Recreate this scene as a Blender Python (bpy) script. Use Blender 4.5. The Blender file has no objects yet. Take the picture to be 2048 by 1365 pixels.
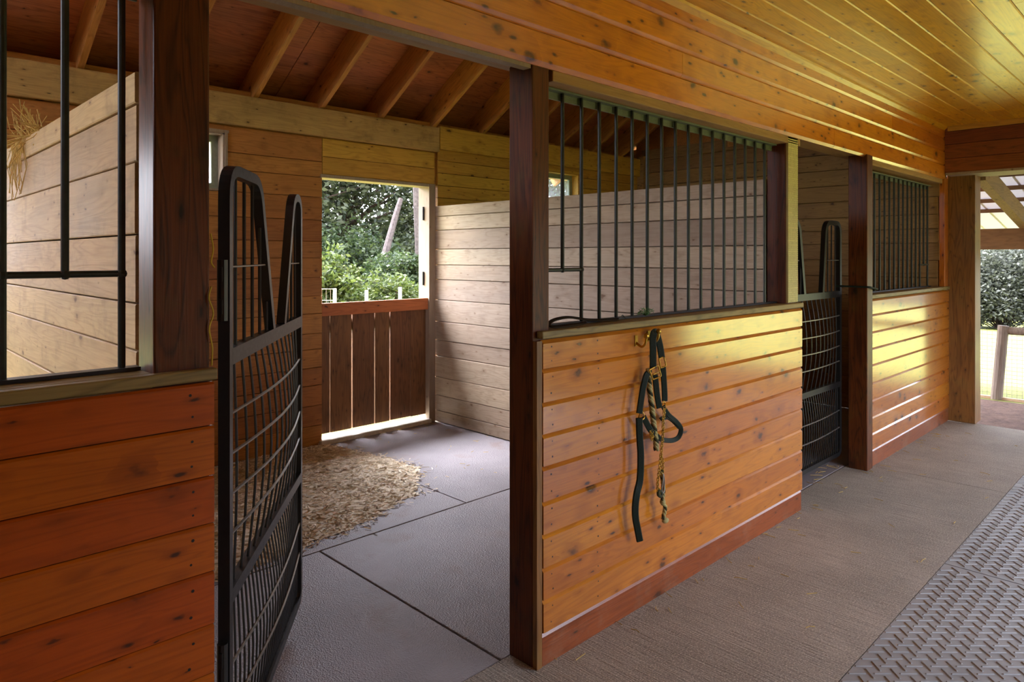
import bpy, math, random
from math import sin, cos, pi, radians
from mathutils import Vector, Matrix
R = random.Random(7)
SC = bpy.context.scene
COL = SC.collection

# ------------------------------------------------------------------ camera
cam_d = bpy.data.cameras.new('camera'); cam = bpy.data.objects.new('camera', cam_d); COL.objects.link(cam)
cam.location = (0, 0, 1.6)
cam.rotation_euler = (pi/2, 0, -math.atan2(.7011, .7131))
cam_d.sensor_width = 36; cam_d.lens = 1389.2/2048*36; cam_d.shift_y = -(682.5-512.9)/2048
cam_d.clip_start = .02; cam_d.clip_end = 500
SC.camera = cam
# ------------------------------------------------------------------ view, sky, sun
SC.view_settings.view_transform = 'Standard'; SC.view_settings.look = 'None'
SC.view_settings.gamma = 1; SC.view_settings.use_curve_mapping = False
SC.view_settings.exposure = 1.12
W = bpy.data.worlds.new('sky'); SC.world = W; W.use_nodes = True
wn = W.node_tree; wn.nodes.clear()
sky = wn.nodes.new('ShaderNodeTexSky'); sky.sky_type = 'NISHITA'; sky.sun_disc = False
sky.sun_elevation = radians(58); sky.sun_rotation = radians(-8); sky.air_density = 1.0; sky.dust_density = 5.0; sky.ozone_density = 1.0
hs = wn.nodes.new('ShaderNodeHueSaturation'); hs.inputs['Saturation'].default_value = .2
bg = wn.nodes.new('ShaderNodeBackground'); bg.inputs['Strength'].default_value = 1.5
wo = wn.nodes.new('ShaderNodeOutputWorld')
wn.links.new(sky.outputs[0], hs.inputs['Color']); tint = wn.nodes.new('ShaderNodeMix'); tint.data_type = 'RGBA'; tint.blend_type = 'MULTIPLY'; tint.inputs[0].default_value = 1
tint.inputs[7].default_value = (.94, .97, 1.1, 1)
wn.links.new(hs.outputs[0], tint.inputs[6]); wn.links.new(tint.outputs[2], bg.inputs[0]); wn.links.new(bg.outputs[0], wo.inputs[0])
sd = bpy.data.lights.new('sun', 'SUN'); sd.energy = 3.2; sd.angle = radians(1.5); sd.color = (1, .95, .86)
so = bpy.data.objects.new('sun', sd); COL.objects.link(so)
so.rotation_euler = Vector((.10, -.38, -1.0)).to_track_quat('-Z', 'Y').to_euler()
def portal(name, loc, direc, sx, sz):
    l = bpy.data.lights.new(name, 'AREA'); l.shape = 'RECTANGLE'; l.size = sx; l.size_y = sz; l.cycles.is_portal = True
    o = bpy.data.objects.new(name, l); COL.objects.link(o); o.location = loc
    o.rotation_euler = Vector(direc).to_track_quat('-Z', 'Y').to_euler()
portal('portal_end', (7.95, .15, 1.2), (-1, 0, 0), 2.9, 2.5)
portal('portal_side', (4.3, -1.95, 1.1), (0, 1, 0), 2.6, 2.2)
portal('portal_hatch', (3.55, 5.52, 1.75), (0, -1, 0), 1.2, 1.15)

# ------------------------------------------------------------------ helpers: objects
def tag(o, label=None, cat=None, group=None, kind=None):
    if label: o['label'] = label
    if cat: o['category'] = cat
    if group: o['group'] = group
    if kind: o['kind'] = kind
    return o
def thing(name, label, cat, loc=(0, 0, 0), group=None, rz=0):
    o = bpy.data.objects.new(name, None); COL.objects.link(o); o.empty_display_size = .1
    o.location = loc; o.rotation_euler = (0, 0, rz)
    return tag(o, label, cat, group)
def copy_tree(o, parent=None):
    c = o.copy(); COL.objects.link(c); c.parent = parent
    for ch in list(o.children): copy_tree(ch, c)
    return c
class MB:
    def __init__(s): s.v = []; s.f = []; s.m = []
    def add(s, vs, fs, mi=0):
        n = len(s.v); s.v += [tuple(p) for p in vs]
        for f in fs: s.f.append([i+n for i in f]); s.m.append(mi)
    def box(s, x0, x1, y0, y1, z0, z1, mi=0):
        v = [(x0,y0,z0),(x1,y0,z0),(x1,y1,z0),(x0,y1,z0),(x0,y0,z1),(x1,y0,z1),(x1,y1,z1),(x0,y1,z1)]
        s.add(v, [(0,3,2,1),(4,5,6,7),(0,1,5,4),(1,2,6,5),(2,3,7,6),(3,0,4,7)], mi); return s
    def prism(s, prof, axis, a0, a1, mi=0):
        # prof in the two other axes (order X,Y,Z without axis)
        def P(p, a):
            return {'X': (a, p[0], p[1]), 'Y': (p[0], a, p[1]), 'Z': (p[0], p[1], a)}[axis]
        n = len(prof)
        vs = [P(p, a0) for p in prof] + [P(p, a1) for p in prof]
        fs = [tuple(range(n)), tuple(range(2*n-1, n-1, -1))] + [(i, i+n, (i+1) % n+n, (i+1) % n) for i in range(n)]
        s.add(vs, fs, mi); return s
    def tube(s, pts, r, n=8, closed=False, mi=0, rot=0, flat=1.0, up=None):
        pts = [Vector(p) for p in pts]; N = len(pts)
        rs = r if isinstance(r, (list, tuple)) else [r]*N
        T = []
        for i in range(N):
            if closed: t = pts[(i+1) % N]-pts[i-1]
            else: t = pts[min(i+1, N-1)]-pts[max(i-1, 0)]
            T.append(t.normalized())
        if up is None:
            up = Vector((0, 0, 1)) if abs(T[0].z) < .9 else Vector((1, 0, 0))
        u = (Vector(up)-T[0]*Vector(up).dot(T[0])).normalized()
        vs = []
        for i in range(N):
            u = (u-T[i]*u.dot(T[i])).normalized(); w = T[i].cross(u)
            for k in range(n):
                a = rot+2*pi*k/n
                vs.append(pts[i]+(u*cos(a)+w*sin(a)*flat)*rs[i])
        fs = []
        for i in range(N if closed else N-1):
            j = (i+1) % N
            for k in range(n):
                l = (k+1) % n
                fs.append((i*n+k, i*n+l, j*n+l, j*n+k))
        if not closed: fs += [tuple(range(n-1, -1, -1)), tuple((N-1)*n+k for k in range(n))]
        s.add(vs, fs, mi); return s
    def strap(s, pts, w, t, nrm=(-.62, -.78, 0), mi=0):
        # flat strap swept along pts; w width across, t thickness along nrm
        pts = [Vector(p) for p in pts]; N = len(pts); vs = []; fs = []
        for i in range(N):
            T = (pts[min(i+1, N-1)]-pts[max(i-1, 0)]).normalized()
            nn = Vector(nrm[i] if isinstance(nrm[0], (list, tuple, Vector)) else nrm)
            nn = (nn-T*nn.dot(T)).normalized(); b = T.cross(nn)
            for a, c in ((-1, -.55), (-.75, -1), (.75, -1), (1, -.55), (1, .55), (.75, 1), (-.75, 1), (-1, .55)):
                vs.append(pts[i]+b*a*w/2+nn*c*t/2)
        for i in range(N-1):
            for k in range(8):
                l = (k+1) % 8; fs.append((i*8+k, i*8+l, i*8+8+l, i*8+8+k))
        fs += [tuple(range(7, -1, -1)), tuple((N-1)*8+k for k in range(8))]
        s.add(vs, fs, mi); return s
    def sphere(s, c, r, mi=0, seg=10, ring=6, sq=(1, 1, 1)):
        c = Vector(c); vs = []
        for i in range(ring+1):
            for k in range(seg):
                a = pi*i/ring; b = 2*pi*k/seg
                vs.append(c+Vector((sin(a)*cos(b)*sq[0], sin(a)*sin(b)*sq[1], cos(a)*sq[2]))*r)
        fs = [(i*seg+k, i*seg+(k+1) % seg, (i+1)*seg+(k+1) % seg, (i+1)*seg+k) for i in range(ring) for k in range(seg)]
        s.add(vs, fs, mi); return s
    def nail(s, x, y, z, r=.0035, mi=1, axis='Y'):
        n = 6; c = []
        for k in range(n):
            a = 2*pi*k/n
            c.append((x+r*cos(a), y, z+r*sin(a)) if axis == 'Y' else (x, y+r*cos(a), z+r*sin(a)))
        s.add(c, [tuple(range(n))], mi); return s
    def build(s, name, mats, parent=None, org=None, smooth=False, bevel=0, world_parent=True):
        if not isinstance(mats, (list, tuple)): mats = [mats]
        me = bpy.data.meshes.new(name)
        if parent is not None: o0 = Vector(parent.matrix_basis.translation) if world_parent else Vector((0, 0, 0))
        else: o0 = Vector(org) if org is not None else Vector((0, 0, 0))
        if parent is not None and parent.parent is not None and world_parent:
            o0 = o0+Vector(parent.parent.matrix_basis.translation)
        me.from_pydata([tuple(Vector(p)-o0) for p in s.v], [], s.f)
        for m in mats: me.materials.append(m)
        me.polygons.foreach_set('material_index', s.m)
        if smooth: me.polygons.foreach_set('use_smooth', [True]*len(me.polygons))
        me.validate(); me.update()
        import bmesh
        bm = bmesh.new(); bm.from_mesh(me); bmesh.ops.recalc_face_normals(bm, faces=bm.faces); bm.to_mesh(me); bm.free()
        ob = bpy.data.objects.new(name, me); COL.objects.link(ob)
        if parent is not None: ob.parent = parent
        else: ob.location = o0
        if bevel:
            b = ob.modifiers.new('bevel', 'BEVEL'); b.width = bevel; b.segments = 2; b.limit_method = 'ANGLE'; b.angle_limit = radians(40)
        return ob
def fillet(pts, rad, n=5, closed=False):
    out = []; N = len(pts); pts = [Vector(p) for p in pts]
    for i, p in enumerate(pts):
        r = rad[i] if isinstance(rad, (list, tuple)) else rad
        if (not closed and i in (0, N-1)) or r == 0: out.append(p); continue
        a = pts[i-1]-p; b = pts[(i+1) % N]-p; la, lb = a.length, b.length
        a.normalize(); b.normalize(); ang = a.angle(b); d = min(r/math.tan(ang/2), la*.49, lb*.49)
        A = p+a*d; B = p+b*d
        for k in range(n+1):
            t = k/n; out.append(A*(1-t)**2+p*2*t*(1-t)+B*t*t)
    return out
def smooth_path(pts, n=6):
    pts = [Vector(p) for p in pts]; out = []
    for i in range(len(pts)-1):
        p0 = pts[max(i-1, 0)]; p1 = pts[i]; p2 = pts[i+1]; p3 = pts[min(i+2, len(pts)-1)]
        for k in range(n):
            t = k/n
            out.append(.5*((2*p1)+(p2-p0)*t+(2*p0-5*p1+4*p2-p3)*t*t+(3*p1-p0-3*p2+p3)*t**3))
    out.append(pts[-1]); return out

# ------------------------------------------------------------------ helpers: materials
def lin(c):
    return tuple((x/255/12.92 if x/255 <= .04045 else ((x/255+.055)/1.055)**2.4) for x in c)+(1,)
class NT:
    def __init__(s, name):
        s.mat = bpy.data.materials.new(name); s.mat.use_nodes = True; s.t = s.mat.node_tree; s.t.nodes.clear()
        s.out = s.n('ShaderNodeOutputMaterial')
    def n(s, typ, **kw):
        nd = s.t.nodes.new(typ)
        for k, v in kw.items(): setattr(nd, k, v)
        return nd
    def l(s, a, b): s.t.links.new(a, b)
    def setin(s, nd, key, v):
        if hasattr(v, 'is_output') or isinstance(v, bpy.types.NodeSocket): s.l(v, nd.inputs[key])
        else: nd.inputs[key].default_value = v
    def math(s, op, a, b=None, clamp=False):
        nd = s.n('ShaderNodeMath', operation=op, use_clamp=clamp); s.setin(nd, 0, a)
        if b is not None: s.setin(nd, 1, b)
        return nd.outputs[0]
    def mix(s, f, a, b, mode='MIX'):
        nd = s.n('ShaderNodeMix', data_type='RGBA', blend_type=mode); s.setin(nd, 0, f); s.setin(nd, 6, a); s.setin(nd, 7, b)
        return nd.outputs[2]
    def ramp(s, f, stops):
        nd = s.n('ShaderNodeMapRange'); s.setin(nd, 0, f)
        for i, v in enumerate(stops): nd.inputs[1+i].default_value = v
        nd.clamp = True
        return nd.outputs[0]
    def noise(s, vec, scale, detail=3, rough=.55, dist=0):
        nd = s.n('ShaderNodeTexNoise'); s.l(vec, nd.inputs['Vector']); nd.inputs['Scale'].default_value = scale
        nd.inputs['Detail'].default_value = detail; nd.inputs['Roughness'].default_value = rough; nd.inputs['Distortion'].default_value = dist
        return nd.outputs['Fac']
    def coords(s, scale=(1, 1, 1), rand=True, rot=(0, 0, 0)):
        tc = s.n('ShaderNodeTexCoord'); v = tc.outputs['Object']
        if rand:
            g = s.n('ShaderNodeNewGeometry'); oi = s.n('ShaderNodeObjectInfo')
            sm = s.math('ADD', g.outputs['Random Per Island'], oi.outputs['Random'])
            cb = s.n('ShaderNodeCombineXYZ')
            s.l(s.math('MULTIPLY', sm, 31.7), cb.inputs[0]); s.l(s.math('MULTIPLY', sm, 57.3), cb.inputs[1]); s.l(s.math('MULTIPLY', sm, 83.1), cb.inputs[2])
            ad = s.n('ShaderNodeVectorMath', operation='ADD'); s.l(v, ad.inputs[0]); s.l(cb.outputs[0], ad.inputs[1]); v = ad.outputs[0]
            s.rand = s.n('ShaderNodeMath', operation='FRACT'); s.l(s.math('MULTIPLY', sm, 7.31), s.rand.inputs[0]); s.rand = s.rand.outputs[0]
        mp = s.n('ShaderNodeMapping'); mp.inputs['Scale'].default_value = scale; mp.inputs['Rotation'].default_value = rot; s.l(v, mp.inputs['Vector'])
        s.raw = v
        return mp.outputs[0]
    def bump(s, h, strength, dist=.01):
        b = s.n('ShaderNodeBump'); s.l(h, b.inputs['Height']); b.inputs['Strength'].default_value = strength; b.inputs['Distance'].default_value = dist
        return b.outputs[0]
    def principled(s, color, rough=.5, normal=None, metal=0, coat=0, coat_rough=.1, coat_ior=1.5, spec=.5):
        p = s.n('ShaderNodeBsdfPrincipled'); s.setin(p, 'Base Color', color); s.setin(p, 'Roughness', rough); p.inputs['Metallic'].default_value = metal
        p.inputs['Coat Weight'].default_value = coat; s.setin(p, 'Coat Roughness', coat_rough); p.inputs['Coat IOR'].default_value = coat_ior
        p.inputs['Specular IOR Level'].default_value = spec
        if normal is not None: s.l(normal, p.inputs['Normal'])
        s.l(p.outputs[0], s.out.inputs[0]); return p
def wood(name, base, dark, axis='X', knots=1.0, grain=.6, rough=.5, coat=0, coat_rough=.15, coat_ior=1.5, vary=.25, knotcol=(58, 30, 14), stain=.35, bump=.15, dust=None, spec=.5):
    m = NT(name); ai = 'XYZ'.index(axis)
    sc = [13, 13, 13]; sc[ai] = 1.1
    v = m.coords(sc)
    big = m.noise(v, 1.0, 2, .5, .7)
    rings = m.math('PINGPONG', m.math('MULTIPLY', big, 9.0), .5)
    rings = m.math('MULTIPLY', rings, 2.0)
    sf = [160, 160, 160]; sf[ai] = 5
    mp = m.n('ShaderNodeMapping'); mp.inputs['Scale'].default_value = sf; m.l(m.raw, mp.inputs['Vector'])
    fine = m.noise(mp.outputs[0], 1.0, 2, .6)
    g = m.math('ADD', m.math('MULTIPLY', m.ramp(rings, (.45, 1, 0, 1)), .6), m.math('MULTIPLY', m.ramp(fine, (.35, .75, 0, 1)), .5))
    col = m.mix(m.math('MULTIPLY', g, grain, True), lin(base), lin(dark))
    # broad stain variation
    ss = [3.5, 3.5, 3.5]; ss[ai] = 1.2
    mp2 = m.n('ShaderNodeMapping'); mp2.inputs['Scale'].default_value = ss; m.l(m.raw, mp2.inputs['Vector'])
    br = m.noise(mp2.outputs[0], 1.3, 4, .6)
    val = m.math('ADD', m.math('MULTIPLY', m.math('SUBTRACT', m.rand, .5), vary*2), m.math('MULTIPLY', m.math('SUBTRACT', br, .5), stain*2))
    hsv = m.n('ShaderNodeHueSaturation'); m.l(col, hsv.inputs['Color']); m.l(m.math('ADD', val, 1.0), hsv.inputs['Value'])
    hsv.inputs['Saturation'].default_value = 1
    m.l(m.math('ADD', m.math('MULTIPLY', m.math('SUBTRACT', m.rand, .5), .012), .5), hsv.inputs['Hue'])
    col = hsv.outputs[0]
    kf = None
    if knots > 0:
        for ka, kc, th, wob_s in ((5.2, 8.5, .13, .25), (8.0, 21.0, .105, .2)):
            ks = [kc, kc, kc]; ks[ai] = ka
            mp3 = m.n('ShaderNodeMapping'); mp3.inputs['Scale'].default_value = ks; m.l(m.raw, mp3.inputs['Vector'])
            wob = m.n('ShaderNodeTexNoise'); wob.inputs['Scale'].default_value = 4; m.l(mp3.outputs[0], wob.inputs['Vector'])
            wv = m.n('ShaderNodeVectorMath', operation='SCALE'); m.l(wob.outputs['Color'], wv.inputs[0]); wv.inputs['Scale'].default_value = wob_s
            av = m.n('ShaderNodeVectorMath', operation='ADD'); m.l(mp3.outputs[0], av.inputs[0]); m.l(wv.outputs[0], av.inputs[1])
            vo = m.n('ShaderNodeTexVoronoi'); m.l(av.outputs[0], vo.inputs['Vector']); vo.inputs['Scale'].default_value = 1.0
            sep = m.n('ShaderNodeSeparateColor'); m.l(vo.outputs['Color'], sep.inputs[0])
            dd = m.math('DIVIDE', vo.outputs['Distance'], m.math('ADD', m.math('MULTIPLY', sep.outputs[0], 1.3*knots), .15))
            halo = m.ramp(dd, (th, th*3.2, .55, 0))
            col = m.mix(halo, col, lin(dark)); col = m.mix(m.ramp(dd, (th*.6, th*1.25, .9, 0)), col, lin(knotcol))
    if dust:
        # dirt and scuffs that stay with the board
        dn = m.noise(m.raw, 5.0, 6, .7)
        col = m.mix(m.ramp(dn, (.52, .72, 0, dust[1])), col, lin(dust[0]))
    h = m.math('ADD', fine, m.math('MULTIPLY', rings, .4))
    nm = m.bump(h, bump, .004)
    rg = m.math('ADD', m.math('MULTIPLY', m.math('SUBTRACT', br, .5), .25), rough)
    m.principled(col, rg, nm, coat=coat, coat_rough=coat_rough, coat_ior=coat_ior, spec=spec)
    return m.mat
def plain(name, c, rough=.5, metal=0, spec=.5, var=.15, scale=30, bump=0):
    m = NT(name); v = m.coords(rand=False); nz = m.noise(v, scale, 4, .6)
    a = lin(c); col = m.mix(m.ramp(nz, (.3, .75, 0, 1)), tuple(x*(1-var) for x in a[:3])+(1,), tuple(min(1, x*(1+var)) for x in a[:3])+(1,))
    m.principled(col, m.math('ADD', m.math('MULTIPLY', nz, .2), rough-.1), m.bump(nz, bump, .004) if bump else None, metal, spec=spec)
    return m.mat

ORANGE = wood('varnished_orange_pine', (200, 118, 16), (148, 74, 6), 'X', knots=1.0, grain=.5, rough=.4, coat=1, coat_rough=.13, coat_ior=2.35, vary=.1, stain=.25, bump=.12, spec=.25)
ORANGE_SHADED = wood('varnished_orange_pine_shaded', (186, 88, 5), (130, 54, 2), 'X', knots=1.0, grain=.5, rough=.45, coat=.7, coat_rough=.22, coat_ior=1.5, vary=.08, stain=.25, bump=.12, spec=.2)  # same pine as ORANGE, weaker light at the left put into the colour
ORANGE_RED = wood('varnished_red_pine', (150, 78, 24), (104, 48, 10), 'X', knots=.8, grain=.6, rough=.4, coat=.5, coat_rough=.25, vary=.1, dust=((150, 120, 95), .35))
CEILW = wood('golden_ceiling_pine', (246, 182, 26), (200, 132, 12), 'X', knots=.9, grain=.5, rough=.4, coat=.7, coat_rough=.22, coat_ior=1.6, vary=.12, knotcol=(92, 60, 24))
POSTW = wood('dark_stained_post', (100, 46, 15), (46, 19, 6), 'Z', knots=.8, grain=.9, rough=.5, coat=.22, coat_rough=.3, vary=.1, stain=.5, spec=.25, knotcol=(28, 14, 8), dust=((96, 84, 30), .25))
POSTO = wood('oiled_brown_post', (142, 98, 44), (88, 54, 20), 'Z', knots=.4, grain=.8, rough=.5, vary=.1, stain=.5, dust=((110, 100, 50), .3))
TRIMZ = wood('pale_green_gold_trim', (208, 196, 128), (160, 146, 80), 'Z', knots=0, grain=.6, rough=.55, vary=.05)
ORANGEZ = wood('varnished_orange_corner_board', (205, 115, 30), (150, 70, 14), 'Z', knots=.8, rough=.35, coat=.7, coat_rough=.2, vary=.05)
LEDGE = wood('worn_ledge_cap', (146, 124, 70), (90, 72, 34), 'X', knots=.5, grain=.8, rough=.5, vary=.1, stain=.5, dust=((105, 90, 55), .5))
PALE = wood('bare_sawn_partition', (178, 158, 134), (138, 114, 90), 'Y', knots=.55, grain=.55, rough=.75, vary=.14, stain=.3, knotcol=(105, 75, 48), dust=((120, 95, 72), .3), bump=.25)
PALE0 = wood('bare_tan_sawn_partition', (190, 158, 108), (150, 118, 72), 'Y', knots=.6, grain=.5, rough=.75, vary=.12, stain=.35, knotcol=(95, 66, 40), dust=((112, 88, 58), .45), bump=.25)
FASC = wood('varnished_golden_orange_fascia', (230, 140, 24), (182, 94, 10), 'X', knots=1.1, grain=.45, rough=.4, coat=1, coat_rough=.15, coat_ior=1.8, vary=.1, stain=.25, bump=.12, spec=.25)
BACKW = wood('brown_back_wall_board', (184, 124, 60), (134, 80, 32), 'X', knots=.6, grain=.6, rough=.65, vary=.14, stain=.35, dust=((90, 62, 34), .3))
YELW = wood('yellow_back_wall_board', (212, 164, 66), (164, 116, 38), 'X', knots=.6, grain=.6, rough=.6, vary=.1, stain=.3)
PLATE = wood('smudged_plate_beam', (200, 168, 98), (146, 116, 58), 'X', knots=.5, grain=.5, rough=.65, vary=.06, stain=.45, dust=((96, 74, 40), .45))
ENDW = wood('end_wall_board', (160, 122, 70), (112, 80, 40), 'Y', knots=.5, grain=.6, rough=.7, vary=.16, stain=.35)
RAFT = wood('rafter_pine', (206, 146, 70), (152, 98, 40), 'X', knots=.6, grain=.6, rough=.7, vary=.12, stain=.35)
DECK = wood('red_plywood_deck', (196, 122, 66), (136, 76, 36), 'X', knots=.6, grain=.8, rough=.6, vary=.12, stain=.45)
HATCHW = wood('dark_hatch_plank', (132, 88, 52), (84, 52, 28), 'Z', knots=.7, grain=.8, rough=.7, vary=.15, stain=.4)
HATCHR = wood('rust_hatch_rail', (204, 124, 62), (156, 86, 38), 'X', knots=.6, grain=.6, rough=.65, vary=.05)
BEAMR = wood('red_brown_cross_beam', (132, 66, 30), (84, 38, 16), 'Y', knots=.6, grain=.7, rough=.5, coat=.3, vary=.15)
BEAMT = wood('golden_beam_trim', (196, 140, 56), (150, 100, 34), 'Y', knots=0, rough=.5, vary=.05)
SOFF = wood('tan_soffit', (172, 132, 78), (130, 92, 48), 'X', knots=.3, grain=.5, rough=.65, vary=.08)
LEANW = wood('lean_to_timber', (128, 96, 66), (86, 62, 42), 'Y', knots=.4, grain=.6, rough=.8, vary=.1)
LEANX = wood('lean_to_rafter_timber', (138, 108, 72), (92, 68, 46), 'X', knots=.4, grain=.6, rough=.8, vary=.1)
GREYW = wood('weathered_fence_wood', (140, 124, 110), (92, 80, 70), 'Z', knots=.4, grain=.8, rough=.85, vary=.1)
WHITEW = wood('whitewashed_jamb', (165, 146, 124), (132, 110, 88), 'Z', knots=.2, grain=.4, rough=.7, vary=.05)
BLACK = plain('black_painted_steel', (26, 26, 26), .38, .0, .6, .3, 60)
GRILLE = plain('dark_green_grille_steel', (40, 46, 38), .4, .0, .5, .3, 60)
RAILM = plain('pale_dusty_steel', (110, 116, 92), .5, .2, .5, .2, 40)
GALV = plain('galvanised_wire', (150, 146, 140), .38, .8, .5, .2, 80)
BRASS = plain('brass', (196, 158, 70), .3, 1.0, .5, .15, 60)
NYLON = plain('dark_green_webbing', (22, 36, 26), .6, 0, .3, .4, 220, .3)
LEATHER = plain('black_leather', (24, 18, 14), .4, 0, .5, .3, 60)
GREENT = plain('green_twine', (90, 130, 80), .8)
TWINE = plain('yellow_baling_twine', (205, 180, 60), .8)
NAIL = plain('nail_head', (46, 36, 28), .5, .4)
HAY = plain('dry_hay', (205, 175, 100), .8, 0, .3, .3, 20)
BARK = plain('grey_bark', (88, 80, 78), .9, 0, .2, .4, 14, .6)
BARKD = plain('dark_bark', (70, 58, 50), .9, 0, .2, .4, 14, .6)
def roof_mat():
    m = NT('white_ribbed_roof_sheet'); d = m.n('ShaderNodeBsdfDiffuse'); d.inputs[0].default_value = lin((205, 200, 206)); t = m.n('ShaderNodeBsdfTranslucent'); t.inputs[0].default_value = lin((225, 222, 228))
    mx = m.n('ShaderNodeMixShader'); mx.inputs[0].default_value = .03; m.l(d.outputs[0], mx.inputs[1]); m.l(t.outputs[0], mx.inputs[2]); m.l(mx.outputs[0], m.out.inputs[0]); return m.mat
ROOFM = roof_mat()

def concrete(name, c, groove):
    m = NT(name); v = m.coords((1, 1, 1), rand=False)
    n1 = m.noise(v, 2.2, 5, .6); n2 = m.noise(v, 140, 3, .6)
    mp = m.n('ShaderNodeMapping'); mp.inputs['Scale'].default_value = (110, 4.0, 1); m.l(m.raw, mp.inputs['Vector'])
    gr = m.noise(mp.outputs[0], 1, 3, .7, .3)
    a = lin(c)
    col = m.mix(m.ramp(n1, (.3, .7, 0, 1)), tuple(x*.78 for x in a[:3])+(1,), tuple(x*1.15 for x in a[:3])+(1,))
    col = m.mix(m.ramp(gr, (.35, .55, .6*groove, 0)), col, tuple(x*.45 for x in a[:3])+(1,))
    col = m.mix(m.ramp(n2, (.5, .68, 0, .7)), col, tuple(min(1, x*1.9) for x in a[:3])+(1,)); col = m.mix(m.ramp(n2, (.3, .45, .7, 0)), col, tuple(x*.5 for x in a[:3])+(1,))
    h = m.math('ADD', m.math('MULTIPLY', gr, groove), m.math('MULTIPLY', n2, .3))
    m.principled(col, .8, m.bump(h, .8, .012)); return m.mat
CONC = concrete('broom_finished_concrete', (166, 157, 144), 1.0)
CONCS = concrete('smooth_concrete_sill', (160, 152, 142), .15)
def rubber(name, c, sc, strength, rough=.55, stains=True):
    m = NT(name); v = m.coords(rand=False)
    vo = m.n('ShaderNodeTexVoronoi'); vo.inputs['Scale'].default_value = sc; m.l(v, vo.inputs['Vector'])
    n1 = m.noise(v, 1.6, 5, .6); n3 = m.noise(v, 3.1, 3, .5)
    a = lin(c)
    col = m.mix(m.ramp(n1, (.3, .72, 0, 1)), tuple(x*.8 for x in a[:3])+(1,), tuple(x*1.2 for x in a[:3])+(1,))
    if stains: col = m.mix(m.ramp(n3, (.6, .72, 0, .4)), col, lin((128, 100, 72)))
    m.principled(col, rough, m.bump(vo.outputs['Distance'], strength, .006), spec=.5); return m.mat
MATS = rubber('pebbled_rubber_mat', (150, 144, 147), 150, .45, .5)
MATA = rubber('ribbed_rubber_mat', (156, 157, 157), 60, .05, .6, False)
def ground_mat():
    m = NT('field_ground'); v = m.coords(rand=False)
    n1 = m.noise(v, .5, 5, .65); n2 = m.noise(v, 9, 4, .7)
    col = m.mix(m.ramp(n1, (.35, .65, 0, 1)), lin((84, 90, 34)), lin((118, 116, 52)))
    col = m.mix(m.ramp(n2, (.4, .7, 0, .5)), col, lin((72, 84, 30)))
    m.principled(col, .9, m.bump(n2, .8, .05), spec=.2); return m.mat
GROUND = ground_mat()
def dirt_mat():
    m = NT('brown_mulch_dirt'); v = m.coords(rand=False); n1 = m.noise(v, 16, 6, .75); n2 = m.noise(v, 3, 3, .6)
    col = m.mix(m.ramp(n1, (.3, .7, 0, 1)), lin((58, 42, 36)), lin((128, 98, 86)))
    col = m.mix(m.ramp(n2, (.4, .7, 0, .4)), col, lin((150, 118, 98)))
    m.principled(col, .95, m.bump(n1, 1, .06), spec=.2); return m.mat
DIRT = dirt_mat()
def leaf_mat(name, c1, c2):
    m = NT(name); m.coords(); col = m.mix(m.rand, lin(c1), lin(c2))
    d = m.n('ShaderNodeBsdfDiffuse'); m.l(col, d.inputs[0]); t = m.n('ShaderNodeBsdfTranslucent'); m.l(col, t.inputs[0])
    g = m.n('ShaderNodeBsdfGlossy'); g.inputs['Roughness'].default_value = .45
    mx = m.n('ShaderNodeMixShader'); mx.inputs[0].default_value = .35; m.l(d.outputs[0], mx.inputs[1]); m.l(t.outputs[0], mx.inputs[2])
    m2 = m.n('ShaderNodeMixShader'); m2.inputs[0].default_value = .03; m.l(mx.outputs[0], m2.inputs[1]); m.l(g.outputs[0], m2.inputs[2])
    m.l(m2.outputs[0], m.out.inputs[0]); return m.mat
LF_DARK = leaf_mat('dark_oak_leaf', (30, 40, 25), (80, 88, 56))
LF_LIGHT = leaf_mat('sunlit_sumac_leaf', (44, 60, 22), (88, 100, 46))
LF_MID = leaf_mat('shrub_leaf', (30, 46, 26), (70, 84, 46))
LF_GREY = leaf_mat('grey_green_leaf', (42, 47, 36), (76, 78, 66))
def flake_mat():
    m = NT('straw_and_shavings'); m.coords(); m.raw
    col = m.mix(m.rand, lin((196, 172, 134)), lin((254, 246, 228)))
    m.principled(col, .85, spec=.2); return m.mat
FLAKE = flake_mat()
def glass_mat(name, tint, haze):
    m = NT(name); t = m.n('ShaderNodeBsdfTransparent'); t.inputs[0].default_value = tint
    tl = m.n('ShaderNodeBsdfTranslucent'); tl.inputs[0].default_value = (.9, .9, .95, 1)
    v = m.coords(rand=False); nz = m.noise(v, 14, 4, .6)
    g = m.n('ShaderNodeBsdfGlossy'); g.inputs['Roughness'].default_value = .05
    mx = m.n('ShaderNodeMixShader'); m.l(m.ramp(nz, (.3, .7, haze*.7, haze)), mx.inputs[0]); m.l(t.outputs[0], mx.inputs[1]); m.l(tl.outputs[0], mx.inputs[2])
    m2 = m.n('ShaderNodeMixShader'); m2.inputs[0].default_value = .06; m.l(mx.outputs[0], m2.inputs[1]); m.l(g.outputs[0], m2.inputs[2])
    m.l(m2.outputs[0], m.out.inputs[0]); return m.mat
GLASS = glass_mat('dusty_glass', (.72, .78, .86, 1), .10)
FROST = glass_mat('milky_pane', (.95, .95, 1, 1), .8)
FRAMEG = plain('grey_green_window_frame', (142, 150, 130), .5)

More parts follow.
